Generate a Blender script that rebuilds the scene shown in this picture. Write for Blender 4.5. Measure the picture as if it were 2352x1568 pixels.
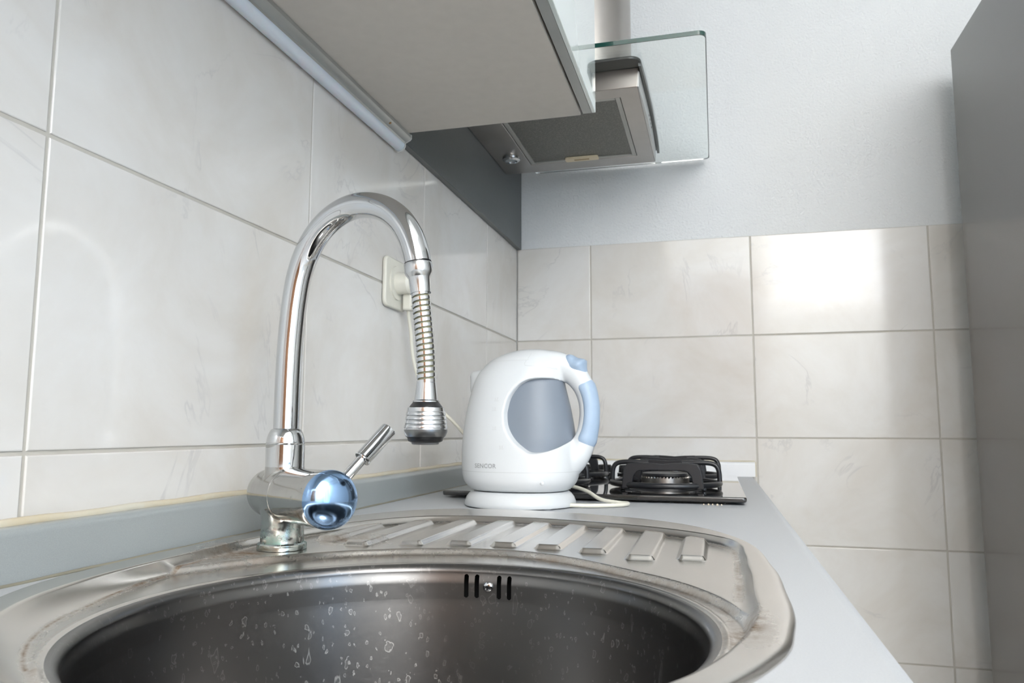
import bpy, bmesh, math, random
from mathutils import Vector, Matrix
from mathutils.bvhtree import BVHTree
random.seed(7)
PI = math.pi
for o in list(bpy.data.objects): bpy.data.objects.remove(o)
SC = bpy.context.scene
COL = SC.collection

# ------------------------------------------------------------------ camera
YAW, PITCH, ROLL, FPX = 0.26056, 0.11503, 0.00242, 1750.165
CAM = Vector((0.51145, -1.9704, 0.11253))
fwd = Vector((-math.sin(YAW)*math.cos(PITCH), math.cos(YAW)*math.cos(PITCH), math.sin(PITCH)))
right = Vector((math.cos(YAW), math.sin(YAW), 0)); up = right.cross(fwd)
r2 = math.cos(ROLL)*right + math.sin(ROLL)*up; u2 = -math.sin(ROLL)*right + math.cos(ROLL)*up
cd = bpy.data.cameras.new('camera'); cam = bpy.data.objects.new('camera', cd); COL.objects.link(cam)
M = Matrix((r2, u2, -fwd)).transposed().to_4x4(); M.translation = CAM
cam.matrix_world = M
cd.sensor_width = 36; cd.lens = FPX/2352*36; cd.clip_start = 0.01
cd.dof.use_dof = True; cd.dof.focus_distance = 0.71; cd.dof.aperture_fstop = 20.0
SC.camera = cam
# ------------------------------------------------------------------ world, lights, exposure
SC.view_settings.view_transform = 'Standard'; SC.view_settings.look = 'None'
SC.view_settings.gamma = 1; SC.view_settings.use_curve_mapping = False
SC.view_settings.exposure = 0.03
w = bpy.data.worlds.new('sky'); SC.world = w; w.use_nodes = True
w.node_tree.nodes['Background'].inputs[0].default_value = (0.45, 0.66, 1.0, 1)
w.node_tree.nodes['Background'].inputs[1].default_value = 1.6
def area(name, loc, target, sx, sy, power, color):
    l = bpy.data.lights.new(name, 'AREA'); l.shape = 'RECTANGLE'; l.size = sx; l.size_y = sy
    l.energy = power; l.color = color
    o = bpy.data.objects.new(name, l); COL.objects.link(o); o.location = loc
    o.rotation_euler = (Vector(target)-Vector(loc)).to_track_quat('-Z', 'Y').to_euler()
    return o
area('window_daylight', (1.29, -3.37, 1.33), (1.29, 0, 1.33), 0.80, 0.74, 22.0, (1.0, 0.99, 0.97))
area('side_window_daylight', (2.37, -2.95, 0.40), (0, -2.95, 0.40), 0.70, 2.1, 15.0, (0.50, 0.73, 1.0))
area('wall_bounce_fill', (1.35, -2.25, 1.10), (1.35, -3.4, 1.30), 0.35, 0.35, 122.0, (1.0, 0.975, 0.935))  # added fill lamp, aimed at the wall behind the camera
area('added_warm_fill', (1.15, -1.75, 1.62), (1.15, -1.75, 0), 0.7, 0.7, 0.8, (1.0, 0.95, 0.88))  # added warm ambient fill, its source is unseen
CEIL = 1.75; FLOOR = -0.88; RX = 2.4; FY = -3.4

# ------------------------------------------------------------------ mesh helpers
def mesh(name, verts, faces, mat=None, parent=None, smooth=True, loc=None):
    me = bpy.data.meshes.new(name); me.from_pydata([tuple(v) for v in verts], [], faces); me.update()
    if smooth:
        me.polygons.foreach_set('use_smooth', [True]*len(me.polygons))
    o = bpy.data.objects.new(name, me); COL.objects.link(o)
    if mat: me.materials.append(mat)
    if parent: o.parent = parent
    if loc: o.location = loc
    return o
def fix(o):
    bm = bmesh.new(); bm.from_mesh(o.data); bmesh.ops.recalc_face_normals(bm, faces=bm.faces); bm.to_mesh(o.data); bm.free(); return o
def auto(o, ang=35):
    me = o.data; bm = bmesh.new(); bm.from_mesh(me)
    for e in bm.edges:
        if len(e.link_faces) == 2 and e.calc_face_angle(0) > math.radians(ang): e.smooth = False
    bm.to_mesh(me); bm.free(); return o
def box(name, a, b, mat, parent=None, bev=0.0, seg=2):
    a = Vector(a); b = Vector(b); c = (a+b)/2; d = b-a
    bm = bmesh.new(); bmesh.ops.create_cube(bm, size=1)
    for v in bm.verts: v.co = Vector((v.co.x*d.x, v.co.y*d.y, v.co.z*d.z)) + c
    if bev: bmesh.ops.bevel(bm, geom=list(bm.edges), offset=bev, segments=seg, profile=0.5, affect='EDGES')
    me = bpy.data.meshes.new(name); bm.to_mesh(me); bm.free()
    if bev:
        me.polygons.foreach_set('use_smooth', [max(abs(p.normal.x), abs(p.normal.y), abs(p.normal.z)) < .999 for p in me.polygons])
    o = bpy.data.objects.new(name, me); COL.objects.link(o)
    if mat: me.materials.append(mat)
    if parent: o.parent = parent
    return o
def lathe(name, prof, mat, parent=None, c=(0, 0, 0), axis=(0, 0, 1), n=64, ang=35, closed=True):
    """prof: (radius, height) list along the axis through c"""
    ax = Vector(axis).normalized(); q = Vector((0, 0, 1)).rotation_difference(ax).to_matrix(); c = Vector(c)
    V = []; F = []
    for (r, z) in prof:
        for k in range(n):
            t = 2*PI*k/n; V.append(c + q @ Vector((r*math.cos(t), r*math.sin(t), z)))
    m = len(prof)
    for i in range(m-1):
        for k in range(n):
            k2 = (k+1) % n; F.append((i*n+k, i*n+k2, (i+1)*n+k2, (i+1)*n+k))
    if closed:
        F.append(tuple(range(n))[::-1]); F.append(tuple(range((m-1)*n, m*n)))
    o = mesh(name, V, F, mat, parent); fix(o); return auto(o, ang)
def spline(pts, n):
    """Catmull-Rom through pts"""
    P = [Vector(p) for p in pts]; P = [2*P[0]-P[1]] + P + [2*P[-1]-P[-2]]; out = []
    for i in range(1, len(P)-2):
        for k in range(n):
            t = k/n; a, b, c, d = P[i-1], P[i], P[i+1], P[i+2]
            out.append(0.5*((2*b)+(c-a)*t+(2*a-5*b+4*c-d)*t*t+(3*b-a-3*c+d)*t**3))
    out.append(P[-2]); return out
def tube(name, path, r, mat, parent=None, n=20, ry=None, closed=False, ang=60, upv=None, join=False):
    """sweep an ellipse (r, ry) along path; r may be a list"""
    path = [Vector(p) for p in path]; m = len(path)
    R = r if isinstance(r, (list, tuple)) else [r]*m
    RY = (ry if isinstance(ry, (list, tuple)) else [ry]*m) if ry is not None else R
    V = []; F = []; nrm = None
    for i in range(m):
        if closed: t = (path[(i+1) % m]-path[i-1]).normalized()
        else: t = (path[min(i+1, m-1)]-path[max(i-1, 0)]).normalized()
        if upv is not None:
            nn = Vector(upv).cross(t).normalized()
        elif nrm is None:
            a = Vector((0, 0, 1)) if abs(t.z) < .9 else Vector((1, 0, 0)); nn = (a - t*a.dot(t)).normalized()
        else: nn = (nrm - t*nrm.dot(t)).normalized()
        nrm = nn; bb = t.cross(nn)
        for k in range(n):
            th = 2*PI*k/n; V.append(path[i] + nn*(R[i]*math.cos(th)) + bb*(RY[i]*math.sin(th)))
    for i in range(m if closed else m-1):
        j = (i+1) % m
        for k in range(n):
            k2 = (k+1) % n; F.append((i*n+k, i*n+k2, j*n+k2, j*n+k))
    if not closed: F.append(tuple(range(n))[::-1]); F.append(tuple(range((m-1)*n, m*n)))
    if join: return V, F
    o = mesh(name, V, F, mat, parent); fix(o); return auto(o, ang)
def empty(name, loc=(0, 0, 0)):
    o = bpy.data.objects.new(name, None); COL.objects.link(o); o.location = loc; o.empty_display_size = .02; return o
def put(o, root):
    """parent a mesh modelled in world coordinates under an Empty standing elsewhere"""
    o.parent = root; o.matrix_parent_inverse = Matrix.Translation(root.location).inverted(); return o
def tag(o, label, cat, group=None):
    o['label'] = label; o['category'] = cat
    if group: o['group'] = group
    return o
def struct(o): o['kind'] = 'structure'; return o
def prism(name, outline, z0, z1, mat, parent=None, bev=0.0, plane='xy', seg=2):
    """extrude a 2-D outline; plane xy -> along z, xz -> along y, yz -> along x"""
    bm = bmesh.new(); f = {'xy': lambda a, b, c: (a, b, c), 'xz': lambda a, b, c: (a, c, b), 'yz': lambda a, b, c: (c, a, b)}[plane]
    lo = [bm.verts.new(f(a, b, z0)) for a, b in outline]; hi = [bm.verts.new(f(a, b, z1)) for a, b in outline]; n = len(outline)
    bm.faces.new(lo[::-1]); bm.faces.new(hi)
    for i in range(n): bm.faces.new((lo[i], lo[(i+1) % n], hi[(i+1) % n], hi[i]))
    bmesh.ops.recalc_face_normals(bm, faces=bm.faces)
    if bev:
        ed = [e for e in bm.edges if (e.verts[0] in lo and e.verts[1] in lo) or (e.verts[0] in hi and e.verts[1] in hi)]
        bmesh.ops.bevel(bm, geom=ed, offset=bev, segments=seg, profile=.5, affect='EDGES')
    me = bpy.data.meshes.new(name); bm.to_mesh(me); bm.free(); me.polygons.foreach_set('use_smooth', [len(p.vertices) <= 4 and max(abs(p.normal.x), abs(p.normal.y), abs(p.normal.z)) < .9999 for p in me.polygons])
    o = bpy.data.objects.new(name, me); COL.objects.link(o); me.materials.append(mat)
    if parent: o.parent = parent
    return auto(o, 40)
def rrect(x0, x1, y0, y1, r, n=6):
    out = []
    for cx, cy, a in ((x1-r, y1-r, 0), (x0+r, y1-r, 90), (x0+r, y0+r, 180), (x1-r, y0+r, 270)):
        for k in range(n+1):
            t = math.radians(a+90*k/n); out.append((cx+r*math.cos(t), cy+r*math.sin(t)))
    return out
def sub(o, part): o.parent = part; o.matrix_parent_inverse = Matrix(); return o
def ss(t):
    t = max(0., min(1., t)); return t*t*(3-2*t)

# ------------------------------------------------------------------ materials
class N:
    def __init__(s, name):
        s.m = bpy.data.materials.new(name); s.m.use_nodes = True; s.t = s.m.node_tree; s.b = s.t.nodes['Principled BSDF']
        s.tc = s.n('ShaderNodeTexCoord')
    def n(s, k, **kw):
        x = s.t.nodes.new(k)
        for a, v in kw.items(): setattr(x, a, v)
        return x
    def l(s, a, b): s.t.links.new(a, b)
    def set(s, **kw):
        for k, v in kw.items():
            k = {'col': 'Base Color', 'met': 'Metallic', 'rough': 'Roughness', 'coat': 'Coat Weight', 'coatr': 'Coat Roughness', 'trans': 'Transmission Weight', 'ior': 'IOR', 'spec': 'Specular IOR Level', 'aniso': 'Anisotropic', 'sub': 'Subsurface Weight', 'alpha': 'Alpha'}[k]
            s.b.inputs[k].default_value = (*v, 1) if isinstance(v, tuple) else v
        return s
    def noise(s, scale, detail=4, vec=None, stretch=None, rough=.5, dist=0):
        x = s.n('ShaderNodeTexNoise'); x.inputs['Scale'].default_value = scale; x.inputs['Detail'].default_value = detail
        x.inputs['Roughness'].default_value = rough; x.inputs['Distortion'].default_value = dist
        v = vec or s.tc.outputs['Object']
        if stretch:
            mp = s.n('ShaderNodeMapping'); mp.inputs['Scale'].default_value = stretch; s.l(v, mp.inputs[0]); v = mp.outputs[0]
        s.l(v, x.inputs['Vector']); return x.outputs['Fac']
    def ramp(s, fac, stops):
        x = s.n('ShaderNodeValToRGB'); e = x.color_ramp.elements
        while len(e) < len(stops): e.new(.5)
        for i, (p, c) in enumerate(stops):
            e[i].position = p; e[i].color = (*c, 1) if isinstance(c, tuple) else (c, c, c, 1)
        s.l(fac, x.inputs[0]); return x.outputs[0]
    def mix(s, f, a, b):
        x = s.n('ShaderNodeMix', data_type='RGBA')
        for i, v in ((0, f), (6, a), (7, b)):
            if isinstance(v, (tuple, float, int)): x.inputs[i].default_value = (*v, 1) if isinstance(v, tuple) else v
            else: s.l(v, x.inputs[i])
        return x.outputs[2]
    def math(s, op, a, b=None, c=None):
        x = s.n('ShaderNodeMath', operation=op)
        for i, v in ((0, a), (1, b), (2, c)):
            if v is None: continue
            if isinstance(v, (int, float)): x.inputs[i].default_value = v
            else: s.l(v, x.inputs[i])
        return x.outputs[0]
    def col(s, c): s.l(c, s.b.inputs['Base Color']); return s
    def rough(s, c): s.l(c, s.b.inputs['Roughness']); return s
    def bump(s, h, st=.2, d=.001):
        x = s.n('ShaderNodeBump'); x.inputs['Strength'].default_value = st; x.inputs['Distance'].default_value = d
        s.l(h, x.inputs['Height']); s.l(x.outputs[0], s.b.inputs['Normal']); return s
def simple(name, c, rough=.5, met=0., **kw):
    m = N(name).set(col=c, rough=rough, met=met, **kw)
    nz = m.noise(60, 3); cc = m.mix(nz, tuple(x*.94 for x in c), tuple(min(1, x*1.05) for x in c)); m.col(cc); return m.m

# glazed wall tile: cream, faint marbling, slightly wavy gloss
m = N('glazed_tile').set(rough=.11, ior=1.5)
oi = m.n('ShaderNodeObjectInfo'); va = m.n('ShaderNodeVectorMath', operation='MULTIPLY_ADD')
cmb = m.n('ShaderNodeCombineXYZ'); m.l(oi.outputs['Random'], cmb.inputs[0]); m.l(oi.outputs['Random'], cmb.inputs[1]); m.l(oi.outputs['Random'], cmb.inputs[2])
va.inputs[1].default_value = (37, 21, 53); m.l(cmb.outputs[0], va.inputs[0]); m.l(m.tc.outputs['Object'], va.inputs[2]); V0 = va.outputs[0]
n1 = m.noise(5, 5, V0, rough=.6, dist=.6); n2 = m.noise(2.6, 6, V0, rough=.6, dist=1.2)
base = m.mix(m.ramp(n1, [(.35, 0.), (.68, 1.)]), (.665, .635, .59), (.745, .735, .715))
vein = m.ramp(m.math('ABSOLUTE', m.math('SUBTRACT', n2, .5)), [(0., 1.), (.010, 0.)])
vm = m.math('MULTIPLY', vein, m.math('MULTIPLY', m.ramp(m.noise(7, 2, V0), [(.5, 0.), (.62, 1.)]), .45))
m.col(m.mix(vm, base, (.50, .49, .49))); m.bump(m.noise(9, 2, V0), .10, .002)
TILE = m.m
m = N('grout').set(rough=.9); m.col(m.mix(m.noise(30, 4), (.44, .41, .36), (.57, .55, .50))); GROUT = m.m
m = N('painted_plaster').set(rough=.85); pn = m.noise(170, 4, rough=.6); m.col(m.mix(m.noise(3, 2), (.715, .735, .745), (.74, .76, .765))); m.bump(pn, .9, .0028); PLASTER = m.m
m = N('ceiling_paint').set(col=(.80, .80, .79), rough=.9); m.bump(m.noise(200), .2, .001); CEILM = m.m
m = N('floor_vinyl').set(rough=.4); m.col(m.mix(m.noise(5, 5, stretch=(1, 8, 1)), (.46, .42, .36), (.58, .54, .48))); FLOORM = m.m
def steel(name, c1, c2, rough, sc=(1, 1, 1), freq=300, dirt=False, aniso=0.):
    m = N(name).set(met=1., aniso=aniso)
    br = m.noise(freq, 3, stretch=sc); c = m.mix(m.noise(14, 4), c1, c2)
    if dirt:
        d = m.math('MULTIPLY', m.ramp(m.noise(26, 6, rough=.7), [(.60, 0.), (.75, 1.)]), .25); c = m.mix(d, c, (.50, .44, .36))
        at = m.n('ShaderNodeAttribute', attribute_name='grime'); dn = m.math('MULTIPLY', at.outputs['Fac'], m.ramp(m.noise(60, 6, rough=.75), [(.38, 0.), (.62, 1.)]))
        c = m.mix(dn, c, (.30, .20, .12)); m.rough(m.math('MULTIPLY_ADD', dn, .35, m.math('MULTIPLY_ADD', br, .06, rough-.03)))
    else: m.rough(m.math('MULTIPLY_ADD', br, .10, rough-.05))
    m.col(c); return m.m
SINKM = steel('pressed_steel', (.64, .605, .565), (.76, .735, .70), .25, (1, .12, 1), 260, True)
STEEL = steel('brushed_steel', (.36, .335, .31), (.46, .44, .42), .32, (1, .04, 1), 500)
# basin: darker satin steel with lime rings and run marks (uv = arc length, height)
m = N('basin_steel').set(met=1., aniso=.65)
tg = m.n('ShaderNodeTangent', direction_type='UV_MAP', uv_map='UVMap'); m.l(tg.outputs[0], m.b.inputs['Tangent']); m.b.inputs['Anisotropic Rotation'].default_value = .25
uv = m.tc.outputs['UV']; br = m.noise(90, 4, uv, stretch=(1, 14, 1))
def rings(scale, sx, r0, thr, wd):
    mp = m.n('ShaderNodeMapping'); mp.inputs['Scale'].default_value = sx; m.l(uv, mp.inputs[0])
    dn = m.n('ShaderNodeTexNoise'); dn.inputs['Scale'].default_value = scale*1.6; m.l(mp.outputs[0], dn.inputs['Vector'])
    ad = m.n('ShaderNodeVectorMath', operation='MULTIPLY_ADD'); ad.inputs[1].default_value = (.9/scale,)*3; m.l(dn.outputs['Color'], ad.inputs[0]); m.l(mp.outputs[0], ad.inputs[2])
    v = m.n('ShaderNodeTexVoronoi'); v.inputs['Scale'].default_value = scale; m.l(ad.outputs[0], v.inputs['Vector'])
    sep = m.n('ShaderNodeSeparateColor'); m.l(v.outputs['Color'], sep.inputs[0])
    rad = m.math('MULTIPLY_ADD', sep.outputs[1], r0*.7, r0*.35)
    dd = m.math('ABSOLUTE', m.math('SUBTRACT', v.outputs['Distance'], rad))
    ring = m.math('SUBTRACT', 1., m.math('MINIMUM', m.math('DIVIDE', dd, wd), 1.))
    inside = m.math('MULTIPLY', m.math('LESS_THAN', v.outputs['Distance'], rad), .10)
    return m.math('MULTIPLY', m.math('MAXIMUM', ring, inside), m.math('GREATER_THAN', sep.outputs[0], thr))
clus = m.ramp(m.noise(7, 3, uv), [(.40, .15), (.60, 1.)])
spots = m.math('MAXIMUM', m.math('MAXIMUM', rings(110, (1, .7, 1), .32, .60, .05), rings(260, (1, .6, 1), .30, .66, .08)), m.math('MULTIPLY', rings(75, (1, .33, 1), .22, .78, .04), .9))
spots = m.math('MULTIPLY', spots, clus)
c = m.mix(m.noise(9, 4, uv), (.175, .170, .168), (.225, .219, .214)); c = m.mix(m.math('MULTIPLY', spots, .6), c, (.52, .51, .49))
m.col(c); m.rough(m.math('MULTIPLY_ADD', br, .10, m.math('MULTIPLY_ADD', spots, .25, .26))); m.bump(br, .05, .0003); BASIN = m.m
# chrome
def chrome(name, c, r, marks=0., mcol=(.55, .66, .64)):
    m = N(name).set(met=1.); nz = m.ramp(m.noise(45, 6, rough=.7), [(.55, 0.), (.68, 1.)]); k = m.math('MULTIPLY', nz, marks)
    m.col(m.mix(k, c, mcol)); m.rough(m.math('MULTIPLY_ADD', k, .5, m.math('MULTIPLY_ADD', m.noise(80, 4), .05, r-.025))); m.bump(m.noise(500, 2), .02, .0002); return m.m
CHROME = chrome('chrome', (.60, .61, .62), .055, .12); CHROMEB = chrome('worn_chrome', (.47, .465, .45), .12, .35, (.38, .40, .38))
m = N('worn_chrome_casting').set(met=1.); sx = m.n('ShaderNodeSeparateXYZ'); m.l(m.tc.outputs['Object'], sx.inputs[0])
low = m.ramp(sx.outputs[2], [(0., 1.), (.034, 0.)]); nz = m.math('MULTIPLY', m.ramp(m.noise(70, 6, rough=.7), [(.42, 0.), (.60, 1.)]), low)
c = m.mix(m.math('MULTIPLY', m.ramp(m.noise(45, 6, rough=.7), [(.5, 0.), (.66, 1.)]), .4), (.47, .465, .45), (.38, .40, .38)); m.col(m.mix(nz, c, (.32, .50, .46)))
m.rough(m.math('MULTIPLY_ADD', nz, .45, m.math('MULTIPLY_ADD', m.noise(80, 4), .06, .09))); m.bump(m.noise(420, 3), .04, .0003); CASTM = m.m
CHROMEG = chrome('limescaled_chrome', (.46, .50, .48), .14, .9, (.30, .45, .41)); CAPM = chrome('cap_chrome_sky_tint', (.30, .47, .74), .13, .8, (.50, .66, .86))  # handle cap: blue window reflection painted into the chrome colour
SPRAYM = steel('spray_metal', (.50, .52, .54), (.66, .67, .68), .2)
BLACK = simple('black_rubber', (.012, .012, .013), .35)
m = N('grey_laminate_worktop').set(rough=.42); s1 = m.noise(900, 2); m.col(m.mix(s1, (.42, .435, .455), (.51, .525, .545))); m.bump(s1, .08, .0003); WT = m.m
m = N('grey_upstand_laminate').set(rough=.28); s1 = m.noise(1100, 2); m.col(m.mix(s1, (.285, .31, .31), (.355, .38, .38))); UPS = m.m
m = N('sheen_white_laminate').set(rough=.25); m.col(m.mix(m.noise(20), (.78, .79, .80), (.84, .85, .86))); UPW = m.m  # far upstand: its bright sheen is put into the colour as white
m = N('yellowed_sealant').set(rough=.5); m.col(m.mix(m.ramp(m.noise(9, 5, rough=.7), [(.35, 0.), (.7, 1.)]), (.62, .59, .49), (.58, .49, .33))); SEAL = m.m
CABM = simple('warm_grey_laminate', (.545, .515, .475), .55); CABE = simple('cabinet_edge', (.52, .50, .47), .5)
m = N('anodised_aluminium').set(met=.85); m.col(m.mix(m.noise(20), (.46, .475, .465), (.52, .535, .525))); m.rough(m.math('MULTIPLY_ADD', m.noise(400, stretch=(1, .05, 1)), .1, .38)); ALU = m.m
m = N('back_painted_glass').set(rough=.06, coat=1., coatr=.02, ior=1.5); m.col(m.mix(m.noise(3), (.66, .74, .72), (.72, .79, .77))); PAINTGL = m.m
m = N('dark_grey_panel').set(rough=.38, met=.35); m.col(m.mix(m.noise(700, stretch=(1, 1, .2)), (.105, .115, .118), (.15, .16, .163))); PANEL = m.m
m = N('canopy_glass').set(col=(.86, .955, .925), rough=.02, trans=1., ior=1.5); m.col(m.mix(m.noise(4), (.945, .985, .975), (.955, .99, .98))); GLASS = m.m
m = N('glass_edge_green').set(rough=.15, coat=.5); m.col(m.mix(m.noise(12), (.004, .035, .028), (.006, .055, .043))); GEDGE = m.m
m = N('grease_filter_mesh').set(met=.7, rough=.5); v = m.n('ShaderNodeTexVoronoi'); v.inputs['Scale'].default_value = 450; m.l(m.tc.outputs['Object'], v.inputs['Vector']); m.col(m.mix(v.outputs['Distance'], (.10, .10, .092), (.24, .235, .215))); m.bump(v.outputs['Distance'], .5, .0006); FILTER = m.m
LAMPW = N('lamp_diffuser'); LAMPW.set(rough=.3, col=(.66, .70, .78), sub=.2); LAMPW.col(LAMPW.mix(LAMPW.noise(8), (.64, .68, .76), (.69, .73, .80))); LAMPW = LAMPW.m
CREAM = simple('cream_plastic', (.70, .60, .42), .4); IVORY = simple('ivory_plastic', (.76, .74, .65), .3); CORD = simple('ivory_cord', (.74, .72, .62), .42)
# kettle plastics
m = N('white_kettle_plastic').set(rough=.26, ior=1.46)
sx = m.n('ShaderNodeSeparateXYZ'); m.l(m.tc.outputs['Object'], sx.inputs[0])
ln = m.math('LESS_THAN', m.math('ABSOLUTE', m.math('SUBTRACT', sx.outputs[2], .0522)), .00035)
m.col(m.mix(m.math('MULTIPLY', ln, .45), m.mix(m.noise(7), (.62, .645, .66), (.66, .68, .695)), (.38, .39, .40))); KWHITE = m.m
m = N('grey_blue_jug_plastic').set(rough=.42); m.col(m.mix(m.noise(6), (.175, .205, .245), (.205, .235, .28))); JUG = m.m
BLUE = simple('pale_blue_plastic', (.34, .44, .57), .4); PRINT = simple('grey_print', (.30, .31, .32), .6); PALEP = simple('pale_print', (.52, .53, .54), .6)
m = N('black_glass').set(col=(.012, .012, .013), rough=.03, coat=1., coatr=.02, ior=1.52); m.col(m.mix(m.noise(40, 5), (.010, .010, .011), (.03, .027, .024))); m.rough(m.math('MULTIPLY_ADD', m.noise(30, 5), .08, .01)); BGLASS = m.m
IRON = simple('black_enamel', (.016, .017, .02), .32); KNOB = simple('knob_black', (.015, .015, .016), .25)
m = N('fridge_side_panel').set(met=.25, rough=.24, coat=.30, coatr=.07); nf = m.noise(900, 2); m.col(m.mix(nf, (.11, .103, .096), (.135, .127, .118))); m.bump(nf, .03, .0001); FRIDGE = m.m
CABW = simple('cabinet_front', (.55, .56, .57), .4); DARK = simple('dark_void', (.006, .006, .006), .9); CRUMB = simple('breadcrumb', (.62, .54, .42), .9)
WFRAME = simple('window_frame_white', (.80, .80, .80), .4); m = N('window_glass').set(col=(.97, .99, 1.), rough=.0, trans=1., ior=1.05); m.col(m.mix(m.noise(2), (.96, .98, 1.), (.98, .99, 1.))); WGLASS = m.m

# ------------------------------------------------------------------ room shell
def plate(name, a, b, mat): return box(name, a, b, mat)
wl = struct(plate('wall_left', (-.12, FY-.12, FLOOR), (-.0045, 0, CEIL), PLASTER))
wb = struct(plate('wall_back', (-.12, .0045, FLOOR), (RX+.12, .12, CEIL), PLASTER))
struct(plate('floor', (-.12, FY-.12, FLOOR-.1), (RX+.12, .12, FLOOR), FLOORM))
struct(plate('ceiling', (-.12, FY-.12, CEIL), (RX+.12, .12, CEIL+.1), CEILM))
def holed(name, plane, at, thick, u0, u1, v0, v1, hu0, hu1, hv0, hv1):
    bm = bmesh.new()
    for (a0, a1, b0, b1) in ((u0, hu0, v0, v1), (hu1, u1, v0, v1), (hu0, hu1, v0, hv0), (hu0, hu1, hv1, v1)):
        r = bmesh.ops.create_cube(bm, size=1)
        for v in r['verts']:
            uu = a0 if v.co.x < 0 else a1; vv = b0 if v.co.y < 0 else b1; ww = at if v.co.z < 0 else at+thick
            v.co = (uu, ww, vv) if plane == 'y' else (ww, uu, vv)
    bmesh.ops.recalc_face_normals(bm, faces=bm.faces)
    me = bpy.data.meshes.new(name); bm.to_mesh(me); bm.free(); o = bpy.data.objects.new(name, me); COL.objects.link(o); me.materials.append(PLASTER); return struct(o)
holed('wall_front', 'y', FY-.12, .12, -.0045, RX+.12, FLOOR, CEIL, .86, 1.72, .93, 1.72)
holed('wall_right', 'x', RX, .12, FY, .0045, FLOOR, CEIL, -3.32, -2.58, -.70, 1.5)
def window(name, plane, at, u0, u1, v0, v1):
    root = empty(name, (0, 0, 0)); struct(root)
    P = (lambda u, w, v: (u, w, v)) if plane == 'y' else (lambda u, w, v: (w, u, v))
    t = .05
    for i, (a, b, c, d) in enumerate(((u0, u0+t, v0, v1), (u1-t, u1, v0, v1), (u0+t, u1-t, v0, v0+t), (u0+t, u1-t, v1-t, v1), ((u0+u1)/2-t/2, (u0+u1)/2+t/2, v0+t, v1-t))):
        lo = P(a, at, c); hi = P(b, at+.05, d); box('window_frame', [min(x) for x in zip(lo, hi)], [max(x) for x in zip(lo, hi)], WFRAME, root)
    mid = (u0+u1)/2
    for a, b in ((u0+t, mid-t/2), (mid+t/2, u1-t)):
        lo = P(a, at+.02, v0+t); hi = P(b, at+.026, v1-t); box('pane', [min(x) for x in zip(lo, hi)], [max(x) for x in zip(lo, hi)], WGLASS, root)
window('window_1', 'y', FY-.08, .86, 1.72, .93, 1.72)
window('window_2', 'x', RX+.03, -3.32, -2.58, -.70, 1.5)

dr = empty('added_door', (.42, FY, FLOOR)); struct(dr)  # unseen brown door, added so the chrome reflects something dark
m = N('brown_wood').set(rough=.45); m.col(m.mix(m.noise(8, 6, stretch=(6, 6, .5), dist=.5), (.10, .045, .02), (.22, .11, .055))); WOOD = m.m
put(box('door_leaf', (.09, FY+.002, FLOOR+.005), (.77, FY+.04, 1.13), WOOD, bev=.003), dr)
for a_, b_, c_, d_ in ((.03, .088, FLOOR+.002, 1.19), (.772, .83, FLOOR+.002, 1.19), (.0885, .7715, 1.132, 1.19)): put(box('door_frame', (a_, FY+.0012, c_), (b_, FY+.05, d_), WOOD, bev=.002), dr)
put(tube('door_handle', [(.15, FY+.041, .12), (.15, FY+.09, .12), (.26, FY+.09, .12)], .009, STEEL, n=12), dr)

# tiles, each its own object, joints recessed
TW, TH, G = .4056, .2534, .0034
cache = {}
def tile(parent, axis, a0, a1, z0, z1, tilt):
    wd = round(a1-a0, 4); ht = round(z1-z0, 4); key = (wd, ht, axis)
    if key not in cache:
        bm = bmesh.new(); bmesh.ops.create_cube(bm, size=1)
        for v in bm.verts: v.co = Vector((v.co.x*wd, v.co.y*.0085, v.co.z*ht))
        front = [e for e in bm.edges if all(v.co.y < 0 for v in e.verts)]
        bmesh.ops.bevel(bm, geom=front, offset=.0013, segments=3, profile=.5, affect='EDGES')
        if axis == 'x':   # wall_left: the face looks to +x
            bmesh.ops.rotate(bm, verts=bm.verts, cent=(0, 0, 0), matrix=Matrix.Rotation(PI/2, 3, 'Z'))
        me = bpy.data.meshes.new('tile'); bm.to_mesh(me); bm.free(); me.materials.append(TILE)
        cache[key] = me
    o = bpy.data.objects.new('tile', cache[key]); COL.objects.link(o); o.parent = parent
    m_ = (a0+a1)/2; zc = (z0+z1)/2
    o.location = (-.00425, m_, zc) if axis == 'x' else (m_, .00425, zc)
    o.rotation_euler = (tilt*(random.random()-.5), 0, tilt*(random.random()-.5)) if axis == 'y' else (0, tilt*(random.random()-.5), tilt*(random.random()-.5))
    return o
Z0 = .0935
rows = [(Z0-TH, Z0), (Z0, Z0+TH), (Z0+TH, Z0+2*TH)]
ys = [-1.4973+TW*k for k in range(-5, 4)] + [0.0]
for i in range(len(ys)-1):
    for z0, z1 in rows: tile(wl, 'x', max(ys[i], FY)+G/2, ys[i+1]-G/2 - (.002 if i == len(ys)-2 else 0), z0+G/2, z1-G/2, .0016)
xs = [0.0] + [.2007+TW*k for k in range(0, 6)] + [RX]
rows2 = [(max(FLOOR, Z0-TH*(k+1)), Z0-TH*k) for k in range(3, -1, -1)] + [(Z0, Z0+TH), (Z0+TH, Z0+2*TH)]
for i in range(len(xs)-1):
    for z0, z1 in rows2: tile(wb, 'y', xs[i]+G/2, xs[i+1]-G/2, z0+G/2, z1-G/2, .0016)
ztop = Z0+2*TH
g = box('grout_bed', (-.0045, FY, Z0-TH), (-.0016, -.002, ztop-.001), GROUT, wl); g = box('grout_bed', (.0002, .0016, FLOOR), (RX, .0045, ztop-.001), GROUT, wb)

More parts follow.
